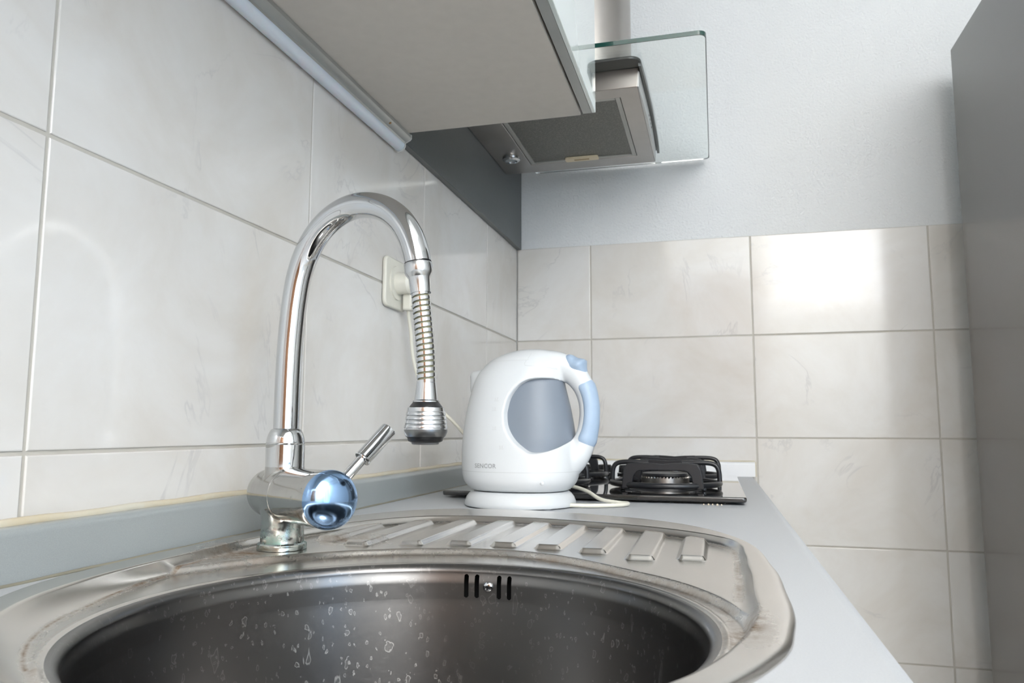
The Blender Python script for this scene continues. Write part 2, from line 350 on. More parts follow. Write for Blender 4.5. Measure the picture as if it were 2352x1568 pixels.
# ------------------------------------------------------------------ sink geometry functions (bowl centre C)
C = Vector((.3115, -1.4925))
outer_pts = [(.5515, -1.4993), (.5555, -1.43), (.5555, -1.3751), (.5535, -1.30), (.5506, -1.2519), (.5318, -1.1431), (.4866, -1.0567), (.4366, -1.008), (.3763, -.9767), (.305, -.950), (.2328, -.9372), (.1753, -.944), (.1167, -.976), (.0718, -1.045), (.0450, -1.135), (.0320, -1.2287), (.0285, -1.32), (.0290, -1.39), (.0310, -1.4500), (.0375, -1.510), (.0655, -1.585)]
inner_pts = [(.5318, -1.4871), (.5339, -1.40), (.5339, -1.3079), (.533, -1.235), (.5325, -1.1966), (.5231, -1.1582), (.5060, -1.1342), (.4881, -1.1144), (.440, -1.0822), (.3876, -1.0606), (.330, -1.043), (.2756, -1.0334), (.2051, -1.0339), (.155, -1.052), (.1150, -1.098), (.0840, -1.163), (.0640, -1.25), (.0590, -1.32), (.0600, -1.385), (.0610, -1.4400), (.0660, -1.5055), (.0800, -1.5599), (.1080, -1.6106)]
def polar(pts): return sorted([(math.atan2(y-C.y, x-C.x) % (2*PI), math.hypot(x-C.x, y-C.y)) for x, y in pts])
near = [math.radians(a) for a in range(206, 338, 12)]
OUT = sorted(polar(outer_pts) + [(a, .246-.010*math.cos(a)) for a in near if math.radians(214) < a < math.radians(332)] + [(math.radians(347.3), .239), (math.radians(338.3), .2375)])
INN = sorted(polar(inner_pts) + [(a, .2235-.0065*math.cos(a)) for a in near if math.radians(222) < a < math.radians(332)] + [(math.radians(346.5), .2150), (math.radians(338), .2155)])
def rfun(tab):
    T = [(a-2*PI, r) for a, r in tab] + tab + [(a+2*PI, r) for a, r in tab]
    def f(t):
        t %= 2*PI
        for i in range(len(T)-1):
            if T[i][0] <= t < T[i+1][0]:
                a, b = T[i], T[i+1]; p = T[i-1]; q = T[min(i+2, len(T)-1)]; h = b[0]-a[0]; u = (t-a[0])/h
                ma = (b[1]-p[1])/(b[0]-p[0]+1e-9)*h; mb = (q[1]-a[1])/(q[0]-a[0]+1e-9)*h
                return (2*u**3-3*u*u+1)*a[1]+(u**3-2*u*u+u)*ma+(-2*u**3+3*u*u)*b[1]+(u**3-u*u)*mb
        return T[0][1]
    return f
def smoothed(f, n=720, w=3):
    v = [f(2*PI*k/n) for k in range(n)]; v = [sum(v[(k+j) % n] for j in range(-w, w+1))/(2*w+1) for k in range(n)]
    def g(t):
        x = (t % (2*PI))/(2*PI)*n; i = int(x) % n; u = x-int(x); return v[i]*(1-u)+v[(i+1) % n]*u
    return g
ROUT = smoothed(rfun(OUT), w=4); RINN = smoothed(rfun(INN), w=3)
def RRING(t):
    d = math.degrees(t) % 360
    r = .214 + .036*ss((d-50)/45) if d < 180 else .250
    if d > 150: r += .016*ss((d-150)/30)
    if d > 340: r = .250 - .036*ss((d-340)/16)
    return r

# ------------------------------------------------------------------ worktop with the sink cut-out
WX = .60; WY0 = -2.75; ER = .012; WTH = .038
def worktop():
    n = 360; angs = [2*PI*k/n for k in range(n)]
    X0, X1, Y0, Y1 = .0, WX-ER, WY0, -.0015
    cor = [math.atan2(y-C.y, x-C.x) % (2*PI) for x, y in ((X0, Y0), (X1, Y0), (X1, Y1), (X0, Y1))]
    angs = sorted(angs+cor); V = []; F = []
    for zz in (0., -WTH):
        for a in angs:
            r = ROUT(a)-.011; V.append((C.x+r*math.cos(a), C.y+r*math.sin(a), zz))
        for a in angs:
            c_, s_ = math.cos(a), math.sin(a); t = 1e9
            if c_ > 1e-9: t = min(t, (X1-C.x)/c_)
            if c_ < -1e-9: t = min(t, (X0-C.x)/c_)
            if s_ > 1e-9: t = min(t, (Y1-C.y)/s_)
            if s_ < -1e-9: t = min(t, (Y0-C.y)/s_)
            V.append((C.x+t*c_, C.y+t*s_, zz))
    k = len(angs)
    for i in range(k):
        j = (i+1) % k
        F.append((i, k+i, k+j, j)); F.append((2*k+i, 2*k+j, 3*k+j, 3*k+i)); F.append((i, j, 2*k+j, 2*k+i))
        a, b = V[k+i], V[k+j]
        if not (abs(a[0]-X1) < 1e-6 and abs(b[0]-X1) < 1e-6): F.append((k+i, 3*k+i, 3*k+j, k+j))
    # rounded front edge, in several steps along y
    prof = [(X1, 0.)] + [(X1+ER*math.sin(PI/2*q/6), -ER+ER*math.cos(PI/2*q/6)) for q in range(1, 7)] + [(WX, -WTH), (X1, -WTH)]
    b0 = len(V)
    for y in (Y0, Y1):
        for x, z in prof: V.append((x, y, z))
    m_ = len(prof)
    for i in range(m_-1): F.append((b0+i, b0+i+1, b0+m_+i+1, b0+m_+i))
    F.append(tuple(b0+i for i in range(m_))[::-1]); F.append(tuple(b0+m_+i for i in range(m_)))
    o = mesh('worktop', V, F, WT); fix(o); auto(o, 40)
    return tag(o, 'long pale grey speckled laminate worktop with a rounded front edge around the sink', 'worktop')
worktop()
def upstand(name, axis, mat, L0, L1, h, t):
    prof = [(0, 0), (t, 0), (t, h-.006)] + [(t-.006+.006*math.cos(PI/2*q/5), h-.006+.006*math.sin(PI/2*q/5)) for q in range(1, 6)] + [(.002, h), (0, h-.001)]
    V = []; F = []
    for L in (L0, L1):
        for a, z in prof: V.append((a+.0003, L, z+.0003) if axis == 'x' else (L, -a-.0003, z+.0003))
    k = len(prof)
    for i in range(k): F.append((i, (i+1) % k, k+(i+1) % k, k+i))
    F.append(tuple(range(k))[::-1]); F.append(tuple(range(k, 2*k)))
    o = mesh(name, V, F, mat); fix(o); auto(o, 40); return struct(o)
t1 = upstand('trim_1', 'x', UPS, -2.75, -.001, .0405, .019)
t2 = upstand('trim_2', 'y', UPW, .0195, .600, .035, .016)
SEAL2 = simple('old_sealant', (.25, .235, .18), .6)
def bead(pts, r, parent, mt=SEAL): o = tube('sealant_bead', pts, r, mt, parent, n=8, ry=r*.8); return o
bead([(.0035, -2.74+.03*k, .0418+.0006*math.sin(k*1.7)) for k in range(91)], .0042, t1)
bead([(.0200, -2.74+.03*k, .0008+.0003*math.sin(k*2.1)) for k in range(91)], .0014, t1, SEAL2)
bead([(.02+.02*k, -.0022, .0362) for k in range(30)], .0026, t2); bead([(.6015, -.003, z*.001) for z in range(0, 38, 4)], .0022, t2)

# ------------------------------------------------------------------ sink
sink = empty('sink', (C.x, C.y, 0)); tag(sink, 'stainless steel inset sink with round bowl and ribbed drainer below the tap', 'sink')
ribs = [(.487, -1.251, -1.121, .0098), (.442, -1.262, -1.066, .0105), (.395, -1.236, -1.045, .0105), (.349, -1.224, -1.031, .0105), (.303, -1.220, -1.020, .0105), (.2565, -1.222, -1.026, .0105), (.208, -1.232, -1.041, .0105), (.158, -1.253, -1.060, .0105), (.1125, -1.228, -1.105, .0095)]
ZR, ZD, ZG = .0040, -.0036, -.0092
def ribh(x, y):
    h = 0
    for rx, y0, y1, hw in ribs:
        dx = abs(x-rx)
        if dx > hw+.006: continue
        yc = (y0+y1)/2; hy = (y1-y0)/2
        # flat near end, rounded far end
        rr = .010 if y > yc else .0025
        ax = dx-(hw-rr); ay = abs(y-yc)-(hy-rr)
        d = math.hypot(max(ax, 0), max(ay, 0)) + min(max(ax, ay), 0) - rr
        h = max(h, ss((.0045-d)/.0055))
    return h
def sinkdeck():
    ths = []; a = 0.
    while a < 360: ths.append(math.radians(a)); a += .19 if 20 < a < 168 else .6
    V = []; grime = []; cnt = None
    for t in ths:
        r1 = .2000; rr_ = RRING(t); ri = RINN(t); ro = ROUT(t); dg_ = math.degrees(t)
        cove = .011 + .012*ss((dg_-165)/25)*(1-ss((dg_-315)/30))
        def hz(r):
            z = ZG + .0011*math.exp(-((r-r1-.0035)/.0022)**2) + (ZD-ZG)*ss((r-rr_)/.0065)
            u = max(0., min(1., (r-(ri-cove))/cove)); return z + (ZR-z)*(.10*ss(u)+.90*u**2.2)
        rE = ro-.0065; rD = ri; rC = ri-cove; rA = min(rr_, rC-.006); rB = rA+.0065; rA = max(rA, r1+.004); rB = max(rB, rA+.002); rC = max(rC, rB+.0005); rD = max(rD, rC+.002); rE = max(rE, rD+.002)
        row = []
        for k in range(16): row.append(r1+(rA-r1)*k/16)
        for k in range(10): row.append(rA+(rB-rA)*k/10)
        nd = 150
        for k in range(nd): row.append(rB+(rC-rB)*k/nd)
        for k in range(14): row.append(rC+(rD-rC)*k/14)
        for k in range(8): row.append(rD+(rE-rD)*k/8)
        row = [(r, hz(r)) for r in row]
        for k in range(9): u = k/8; row.append((rE+(ro-rE)*math.sin(PI/2*u), ZR-(ZR-.0002)*(1-math.cos(PI/2*u))))
        cnt = len(row)
        ct, st = math.cos(t), math.sin(t)
        for i, (r, z) in enumerate(row):
            x, y = C.x+r*ct, C.y+r*st
            if 20 <= i < 28+nd: z += .0046*ribh(x, y)*(1-ss((r-rC)/max(.001, rD-rC)))
            V.append((x, y, z))
            g = max(math.exp(-((r-rC+.001)/.0035)**2)*.55 if 20 < math.degrees(t) < 290 else 0, math.exp(-((r-rA)/.004)**2)*.6 if 12 < math.degrees(t) < 85 else .25*math.exp(-((r-rA)/.004)**2))
            if 150 < dg_ < 228: g = max(g*.35, 2.2*math.exp(-((r-rC-.0015)/.0011)**2))
            g = max(g, 1.2*math.exp(-(((x-.080)/.026)**2+((y+1.335)/.030)**2)), .9*math.exp(-(((x-.14)/.03)**2+((y+1.225)/.02)**2)), 1.2*math.exp(-(((x-.525)/.012)**2+((y+1.50)/.035)**2)))
            grime.append(min(1, g))
    F = []; n = len(ths)
    for i in range(n):
        j = (i+1) % n
        for k in range(cnt-1): F.append((i*cnt+k, i*cnt+k+1, j*cnt+k+1, j*cnt+k))
    o = mesh('deck', V, F, SINKM); at = o.data.attributes.new('grime', 'FLOAT', 'POINT'); at.data.foreach_set('value', grime); put(o, sink)
    print('deck quads', len(F))
sinkdeck()
def basin():
    th = []; a = 0.
    while a < 360 - 1e-6: th.append(a); a = round(a + (.11 if 82.5 <= a < 97.5 else 1.5), 4)
    prof = [(.2000, -.0092), (.1985, -.0093), (.1968, -.0097), (.1952, -.0106), (.1938, -.0120), (.1928, -.0140)]
    z = -.0148
    while z > -.0385: prof.append((.1928-.0016*ss((-.0148-z)/.01)-.02*(-z-.0148)*.3, z)); z -= .0004
    z1 = prof[-1]
    for k in range(1, 16): prof.append((z1[0]-.006*k/15, z1[1]-.072*k/15))
    rf, zf = prof[-1]
    for k in range(1, 13): a = PI/2*k/12; prof.append((rf-.055*(1-math.cos(a)), zf-.055*math.sin(a)))
    for k in range(1, 9): prof.append((prof[-1][0]*1. - (rf-.055-.045)/8 if k else 0, zf-.055-.0006*k))
    n = len(th); m_ = len(prof); V = []; UV = []
    slots = [96.0, 93.1, 86.95, 84.1]
    for r, z in prof:
        for t in th: a = math.radians(t); V.append((C.x+r*math.cos(a), C.y+r*math.sin(a), z))
    def inslot(t, z, r):
        for s in slots:
            dx = (t-s)*PI/180*r; zc = max(-.0343, min(-.0185, z))
            if dx*dx+(z-zc)**2 < .0021**2: return True
        return False
    F = []
    for i in range(m_-1):
        for k in range(n):
            k2 = (k+1) % n; tc = th[k]+.055; zc = (prof[i][1]+prof[i+1][1])/2
            if 83 < tc < 97 and -.038 < zc < -.015 and inslot(tc, zc, .190): continue
            F.append((i*n+k, (i+1)*n+k, (i+1)*n+k2, i*n+k2))
    o = mesh('basin', V, F, BASIN); uvl = o.data.uv_layers.new(name='UVMap')
    arc = [0.]
    for i in range(1, m_): arc.append(arc[-1]+math.hypot(prof[i][0]-prof[i-1][0], prof[i][1]-prof[i-1][1]))
    data = []
    for f in o.data.polygons:
        vs = list(f.vertices); ks = [v % n for v in vs]; wrap = max(ks)-min(ks) > n/2
        for v, kk in zip(vs, ks):
            t = th[kk] + (360 if wrap and kk < n/2 else 0); data += [math.radians(t)*.19, -arc[v//n]]
    uvl.data.foreach_set('uv', data); put(o, sink)
    return prof[-1]
rd, zd = basin()
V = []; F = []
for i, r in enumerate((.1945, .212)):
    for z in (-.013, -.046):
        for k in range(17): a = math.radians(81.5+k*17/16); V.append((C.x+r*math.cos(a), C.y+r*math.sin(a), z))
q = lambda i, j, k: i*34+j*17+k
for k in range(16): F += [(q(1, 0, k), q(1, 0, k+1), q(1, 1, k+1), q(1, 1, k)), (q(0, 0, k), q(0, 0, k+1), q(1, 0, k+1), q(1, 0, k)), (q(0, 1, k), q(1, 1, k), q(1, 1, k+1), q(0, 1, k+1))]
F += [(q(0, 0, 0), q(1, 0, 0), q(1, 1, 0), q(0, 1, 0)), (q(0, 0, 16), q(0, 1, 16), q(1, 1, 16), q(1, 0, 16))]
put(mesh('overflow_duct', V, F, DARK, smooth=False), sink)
sa = math.radians(89.9); sp = Vector((C.x+.1903*math.cos(sa), C.y+.1903*math.sin(sa), -.0264)); ax = (-math.cos(sa), -math.sin(sa), .0)
o = put(lathe('overflow_screw', [(.0047, -.0005), (.0047, .0003), (.0041, .0012), (.0028, .0019), (.001, .0021)], CHROME, c=sp, axis=ax, n=28), sink)
for rot in (20, 110):
    tt = math.radians(rot); d = Vector((math.cos(tt), 0, math.sin(tt)))
    b = box('screw_recess', (-.0021, -.0003, -.0004), (.0021, .0003, .0004), DARK); b.location = sp+Vector(ax)*.0021 - o.parent.location; b.rotation_euler = (0, tt, 0); b.parent = o.parent
put(lathe('drain_strainer', [(.046, zd+.0005), (.046, zd+.003), (.040, zd+.004), (.032, zd+.0015), (.008, zd+.001), (.006, zd+.005), (.002, zd+.006)], CHROME, c=(C.x, C.y, 0), n=48), sink)

# ------------------------------------------------------------------ mixer tap
TX, TY = .098, -1.291
tap = empty('mixer_tap', (TX, TY, ZD)); tag(tap, 'chrome swan-neck mixer tap with a side lever and spring hose spray behind the bowl', 'tap')
c0 = (TX, TY, 0)
put(lathe('base_flange', [(.0235, ZD+.0004), (.0238, ZD+.002), (.0235, ZD+.0055), (.0222, ZD+.0068)], CHROMEG, c=c0), tap)
AZB = math.radians(-35); bd = Vector((math.cos(AZB), math.sin(AZB), .012)).normalized(); BZ = .0490
bprof = [(.0005, -.0560), (.007, -.0550), (.0125, -.0523), (.0175, -.0480), (.0212, -.0420), (.0238, -.0340), (.0249, -.0240), (.0252, -.010), (.0252, .0180), (.0246, .0190)]
# one casting: horizontal barrel, stem below, neck above, joints softened
parts_ = [lathe('p', bprof, CHROMEB, c=(TX, TY, BZ), axis=bd, n=72), lathe('p', [(.0206, ZD+.005), (.0208, .008), (.0204, .016), (.0206, .024), (.0214, .032), (.0190, .045)], CHROMEB, c=c0), lathe('p', [(.0180, .048), (.0200, .064), (.0190, .070), (.0187, .078)], CHROMEB, c=c0)]
V = []; F = []
for p_ in parts_:
    b_ = len(V); V += [v.co.copy() for v in p_.data.vertices]; F += [tuple(i+b_ for i in f.vertices) for f in p_.data.polygons]; bpy.data.objects.remove(p_)
tmp = mesh('body_source', V, F); md = tmp.modifiers.new('r', 'REMESH'); md.mode = 'VOXEL'; md.voxel_size = .0008; md.use_smooth_shade = True
md = tmp.modifiers.new('s', 'SMOOTH'); md.factor = .5; md.iterations = 22
dg0 = bpy.context.evaluated_depsgraph_get(); dg0.update(); mb_ = bpy.data.meshes.new_from_object(tmp.evaluated_get(dg0), depsgraph=dg0); bpy.data.objects.remove(tmp)
mb_.name = 'mixer_body'; mb_.materials.clear(); mb_.materials.append(CASTM); mb_.polygons.foreach_set('use_smooth', [True]*len(mb_.polygons))
o = bpy.data.objects.new('mixer_body', mb_); COL.objects.link(o); put(o, tap)
hprof = [(.0243, .0190), (.0250, .0196), (.0256, .0225), (.0258, .030), (.0258, .080), (.0257, .0960), (.0250, .0975)]
hs = put(lathe('handle_sleeve', hprof, CHROMEB, c=(TX, TY, BZ), axis=bd, n=72, ang=30), tap)
cprof = [(.0252, .0970)] + [(.0264*math.cos(a), .0982+.0150*math.sin(a)) for a in [math.radians(x) for x in (0, 10, 20, 30, 40, 50, 60, 70, 80, 88)]]
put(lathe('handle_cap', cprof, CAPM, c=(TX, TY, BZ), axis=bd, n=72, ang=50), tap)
# lever, square to the body axis, leaning back 45 degrees
nd_ = Vector((-math.sin(AZB), math.cos(AZB), 0)); lv = (Vector((0, 0, 1))*1.0+nd_*1.02).normalized(); lc = Vector((TX, TY, BZ))+bd*.0905
lr = put(lathe('lever_rod', [(.0050, .020), (.0050, .056)], CHROME, c=lc, axis=lv, n=28), tap)
sub(lathe('lever_grip', [(.0060, .0490), (.0079, .0493), (.0082, .0502), (.0079, .0512), (.0078, .0515), (.0080, .0875), (.0078, .0887), (.0070, .0892)], CHROME, c=lc, axis=lv, n=36), lr)
put(lathe('neck_collar', [(.0178, .0735), (.0187, .0745), (.0188, .0972), (.0183, .0978)], CHROME, c=c0), tap)
put(lathe('neck_dome', [(.0185, .0978), (.0188, .0984), (.0186, .1000), (.0179, .1042), (.0165, .1085), (.0147, .1118), (.0128, .1130)], CHROME, c=c0), tap)
AZS = math.radians(-12); sd = Vector((math.cos(AZS), math.sin(AZS), 0))
def S(u, z): return Vector((TX, TY, 0)) + sd*u + Vector((0, 0, z))
arc = [(0., .108), (0., .135), (.0003, .165), (.0012, .195), (.0032, .222), (.0052, .2402), (.0100, .2655), (.0188, .2880), (.0330, .3078), (.0520, .3218), (.0735, .3290), (.0950, .3285), (.1152, .3218), (.1320, .3095), (.1438, .2935), (.1503, .2780), (.1538, .2650)]
sp_ = put(tube('spout', spline([S(*a) for a in arc], 8), .0126, CHROME, n=40), tap)
e1, e0 = S(.1538, .2650), S(.1503, .2780); dn = (S(.1578, .2337)-S(.1538, .2650)).normalized()
def L(name, prof, mat, c, n=48, ang=35): return put(lathe(name, prof, mat, c=c, axis=dn, n=n, ang=ang), tap)
L('seal_ring', [(.0128, -.0006), (.0129, .0000), (.0128, .0004)], BLACK, e1)
L('spout_collar', [(.0130, .0004), (.0132, .0010), (.0131, .0085), (.0126, .0100), (.0104, .0135), (.0100, .0142), (.0095, .0270), (.0096, .0285)], SPRAYM, e1)
hp = [S(.1573, .2370), S(.1588, .2240), S(.1606, .2097), S(.1634, .1856), S(.1645, .1680), S(.1649, .1540), S(.1649, .1490)]
hpath = spline(hp, 24)
hcore = put(tube('hose_core', hpath, .0074, simple('hose_inner', (.22, .21, .13), .5), n=24), tap)
# spring: flat ribbon wound round the hose
def spring():
    tot = [0.]
    for i in range(1, len(hpath)): tot.append(tot[-1]+(hpath[i]-hpath[i-1]).length)
    Ls = tot[-1]; turns = 17.5; per = 40; V = []; F = []; nseg = int(turns*per); hw = .00185
    for i in range(nseg+1):
        a = 2*PI*i/per; s = Ls*i/nseg; row = []
        for off, rr in ((-hw, .0080), (-hw+.0003, .0087), (hw-.0003, .0087), (hw, .0080)):
            q_ = max(0, min(Ls, s+off)); j = max(0, min(len(tot)-2, next((k for k in range(len(tot)-1) if tot[k+1] >= q_), len(tot)-2)))
            u = (q_-tot[j])/(tot[j+1]-tot[j]+1e-9); P = hpath[j].lerp(hpath[j+1], u); t = (hpath[j+1]-hpath[j]).normalized()
            b1 = Vector((1, 0, 0)); b1 = (b1-t*b1.dot(t)).normalized(); b2 = t.cross(b1)
            V.append(P+b1*(rr*math.cos(a))+b2*(rr*math.sin(a)))
        if i:
            for k in range(3): F.append(((i-1)*4+k, (i-1)*4+k+1, i*4+k+1, i*4+k))
    o = mesh('hose_spring', V, F, CHROME); fix(o); auto(o, 30); put(o, tap)
spring()
d2 = Vector((0, 0, -1)); hb = S(.1650, .1550)
def L2(name, prof, mat, n=56, ang=30): return put(lathe(name, prof, mat, c=hb, axis=d2, n=n, ang=ang), tap)
L2('hose_sleeve', [(.0080, .0), (.0087, .0006), (.0105, .0160), (.0122, .0172), (.0122, .0182), (.0118, .0184)], SPRAYM)
L2('swivel_ring', [(.0118, .0184), (.0128, .0195), (.0150, .0225), (.0150, .0230)], BLACK)
def SB(*a): o = L2(*a); return sub(o, spr)
hp2 = [(.0150, .0226), (.0165, .0232), (.0170, .0262)]
for k in range(4):
    z = .0266+.0038*k; r = .0176+.0005*k; hp2 += [(r-.0006, z), (r, z+.0008), (r+.0003, z+.0031), (r-.0004, z+.0036)]
hp2 += [(.0190, .0425), (.0196, .0428)]
spr = L2('spray_head', hp2, SPRAYM)
SB('head_band', [(.0196, .0426), (.0195, .0450), (.0176, .0490), (.0170, .0492)], steel('dull_band', (.20, .205, .21), (.28, .285, .29), .35))
SB('nozzle', [(.0172, .0488), (.0162, .0500), (.0152, .0530), (.0130, .0540)], BLACK)
SB('aerator', [(.0126, .0535), (.0122, .0555), (.0108, .0560), (.0104, .0550), (.002, .0552)], simple('aerator_grey', (.10, .10, .10), .3))

# ------------------------------------------------------------------ wall cabinet, lamp under it
CX, CY0, CY1, CZ0, CZ1 = .3200, -2.2, -.8365, .602, 1.32
cab = empty('wall_cabinet', (.16, -1.5, CZ0)); tag(cab, 'grey wall cabinet with aluminium framed pale green glass doors above the worktop', 'cabinet')
cz = CZ0
for nm, a, b, mt in (('bottom_panel', (.0, CY0, cz), (CX, CY1, cz+.016), CABM), ('top_panel', (.0, CY0, CZ1-.016), (CX, CY1, CZ1), CABM), ('side_panel', (.0, CY1-.016, cz+.0161), (CX, CY1, CZ1-.0161), CABM), ('side_panel', (.0, CY0, cz+.0161), (CX, CY0+.016, CZ1-.0161), CABM), ('back_panel', (.0, CY0+.017, cz+.0161), (.004, CY1-.017, CZ1-.0161), CABM)):
    put(box(nm, a, b, mt, bev=.0008, seg=1), cab)
put(box('edge_band', (.031, CY1+.0001, cz+.0004), (CX-.0006, CY1+.0012, cz+.0152), CABE), cab)
for y0, y1 in ((CY0, -1.52), (-1.516, CY1)):
    d = put(box('door', (.3232, y0, cz+.0014), (.3370, y1, CZ1), ALU, bev=.0006, seg=1), cab)
    p_ = sub(box('glass_sheet', (.3371, y0+.0006, cz+.0010), (.3432, y1-.0006, CZ1-.001), PAINTGL, bev=.0008, seg=1), d)
lamp = empty('under_cabinet_lamp', (.016, -1.5, .602)); tag(lamp, 'slim white strip lamp fixed beneath the wall cabinet against the tiles', 'lamp')
lp = [(.0315, .6015), (.0315, .5960), (.0290, .5930), (.0245, .5905), (.0215, .5900), (.0200, .5870), (.0165, .5855), (.0165, .6015)]
put(prism('lamp_housing', lp, -1.95, -.8290, ALU, plane='xz'), lamp)
dp = [(.0105+.0098*math.cos(math.radians(a)), .5855+.0098*math.sin(math.radians(a))) for a in range(-180, 20, 10)] + [(.0165, .590), (.0165, .6015), (.0007, .6015)]
put(prism('diffuser', dp, -1.95, -.8290, LAMPW, plane='xz'), lamp)
ep = [(.0322, .6018), (.0322, .5955), (.0295, .5922), (.0245, .5897), (.0217, .5885)] + [(.0105+.0108*math.cos(math.radians(a)), .5850+.0108*math.sin(math.radians(a))) for a in range(10, -181, -12)] + [(.0003, .6018)]
put(prism('end_cap', ep, -.8290, -.8262, simple('end_cap_grey', (.52, .53, .52), .4), plane='xz'), lamp)
put(lathe('lamp_screw', [(.0022, 0), (.0022, .0012), (.001, .0018)], simple('brass_screw', (.45, .28, .14), .3, .9), c=(.0275, -.905, .5925), axis=(.35, 0, -.9), n=16), lamp)

# ------------------------------------------------------------------ panel behind hood
pnl = box('backing_panel', (.0003, -.8345, .5975), (.0125, -.0015, 1.45), PANEL, bev=.0008, seg=1); tag(pnl, 'dark grey splash panel on the left wall behind the cooker hood', 'panel')
# ------------------------------------------------------------------ cooker hood
HX0, HX1, HY0, HY1, HZ0, HZ1 = .0128, .3850, -.580, -.158, .757, .7953
hood = empty('cooker_hood', (.0128, -.37, HZ0)); tag(hood, 'stainless steel cooker hood with a clear glass canopy and round chimney', 'hood')
def openbox():
    fx0, fx1, fy0, fy1 = .0900, .3480, -.540, -.2110
    V = []; F = []
    for z, (a, b, c, d) in ((HZ0, (HX0, HX1, HY0, HY1)), (HZ0, (fx0, fx1, fy0, fy1)), (HZ0+.012, (fx0, fx1, fy0, fy1)), (HZ1, (HX0, HX1+.003, HY0, HY1))):
        V += [(a, c, z), (b, c, z), (b, d, z), (a, d, z)]
    for i in range(4):
        j = (i+1) % 4; F += [(i, j, 4+j, 4+i), (4+i, 4+j, 8+j, 8+i), (i, 12+i, 12+j, j)]
    F += [(8, 9, 10, 11), (12, 15, 14, 13)]
    o = mesh('hood_body', V, F, STEEL, smooth=False); fix(o)
    md = o.modifiers.new('bevel', 'BEVEL'); md.width = .0012; md.segments = 2; md.limit_method = 'ANGLE'
    put(o, hood)
    return fx0, fx1, fy0, fy1
fx0, fx1, fy0, fy1 = openbox()
FR = simple('filter_frame_grey', (.40, .40, .375), .4, .5)
fr = []
for a, b in (((fx0+.001, fy0+.001), (fx0+.011, fy1-.001)), ((fx1-.011, fy0+.001), (fx1-.001, fy1-.001)), ((fx0+.0112, fy0+.001), (fx1-.0112, fy0+.011)), ((fx0+.0112, fy1-.011), (fx1-.0112, fy1-.001))):
    put(box('filter_frame', (*a, HZ0+.0008), (*b, HZ0+.006), FR, bev=.0008, seg=1), hood)
put(box('grease_filter', (fx0+.0112, fy0+.0112, HZ0+.003), (fx1-.0112, fy1-.0112, HZ0+.007), FILTER), hood)
lt = put(prism('filter_latch', rrect(.178, .258, -.2360, -.2130, .005), HZ0-.002, HZ0+.0028, CREAM, bev=.001), hood)
sub(box('latch_slot', (.200, -.228, HZ0-.0026), (.236, -.222, HZ0-.0019), simple('latch_slot_brown', (.38, .28, .14), .6)), lt)
lamp_c = (.0560, -.2720, HZ0)
hl_ = put(lathe('halogen_lamp', [(.020, .001), (.0215, -.001), (.0210, -.006), (.0175, -.0085), (.0145, -.0088), (.0140, -.006)], CHROME, c=lamp_c, n=40, closed=False), hood)
sub(lathe('lamp_glass', [(.0142, -.0058), (.010, -.0066), (.003, -.0072)], simple('lamp_lens', (.45, .50, .52), .12), c=lamp_c, n=32), hl_)
TRIM = simple('trim_dark_grey', (.10, .105, .10), .35, .3)
put(prism('front_trim', [(HX0, -.618), (.372, -.618)]+[(.372+.022*math.sin(math.radians(q)), -.596-.022*math.cos(math.radians(q))) for q in range(15, 91, 15)]+[(.3972, -.50), (.3985, -.37), (.3975, -.24), (.3950, -.130), (HX0, -.130)], .7955, .8012, TRIM, bev=.0015), hood)
put(prism('trim_lip', [(HX1+.0042, -.600), (.3942, -.598), (.3972, -.50), (.3985, -.37), (.3975, -.24), (.3950, -.130), (HX1+.0042, -.130), (HX1+.0075, -.37)], .7880, .7954, TRIM, bev=.001), hood)
V = []; F = []
for k in range(13):
    y = HY0+.002+(HY1-HY0-.004)*k/12; bu = .0035*math.sin(PI*k/12)
    V += [(HX1+.0004, y, HZ0+.001), (HX1+.0022+bu, y, HZ0+.001), (HX1+.0035+bu, y, .7878), (HX1+.0004, y, .7878)]
for k in range(12):
    for j in range(4): F.append((k*4+j, k*4+(j+1) % 4, (k+1)*4+(j+1) % 4, (k+1)*4+j))
F += [(0, 1, 2, 3), (48, 51, 50, 49)]
o = mesh('control_panel', V, F, simple('control_panel_silver', (.62, .63, .62), .35, .3)); fix(o); auto(o, 40); put(o, hood)
for k in range(4): put(lathe('control_button', [(.0030, 0), (.0030, .0015), (.002, .002)], BLACK, c=(HX1+.0050, -.395+.022*k, .7765), axis=(1, 0, .05), n=16), hood)
# canopy: clear sheet with dark green polished edges
gy0, gy1, gx0, gx1, gz = -.6630, -.0200, .0550, .5130, .8015
put(prism('glass_canopy', rrect(gx0, gx1-.0012, gy0+.0012, gy1-.0012, .014), gz, gz+.0078, GLASS, bev=.0006, seg=1), hood)
ol = rrect(gx0, gx1, gy0, gy1, .015); il = rrect(gx0, gx1-.0010, gy0+.0010, gy1-.0010, .0145)
V = []; F = []; k = len(ol)
for (pts, z) in ((ol, gz), (ol, gz+.0079), (il, gz+.0079), (il, gz)):
    V += [(x, y, z) for x, y in pts]
for i in range(k):
    j = (i+1) % k
    if ol[i][0] < gx0+.02 and ol[j][0] < gx0+.02: continue
    for a in range(4): b = (a+1) % 4; F.append((a*k+i, a*k+j, b*k+j, b*k+i))
o = mesh('canopy_edge', V, F, GEDGE); fix(o); auto(o, 40); put(o, hood)
put(lathe('chimney', [(.100, HZ1), (.100, .9), (.100, 1.4), (.100, CEIL)], STEEL, c=(.252, -.36, 0), n=72), hood)

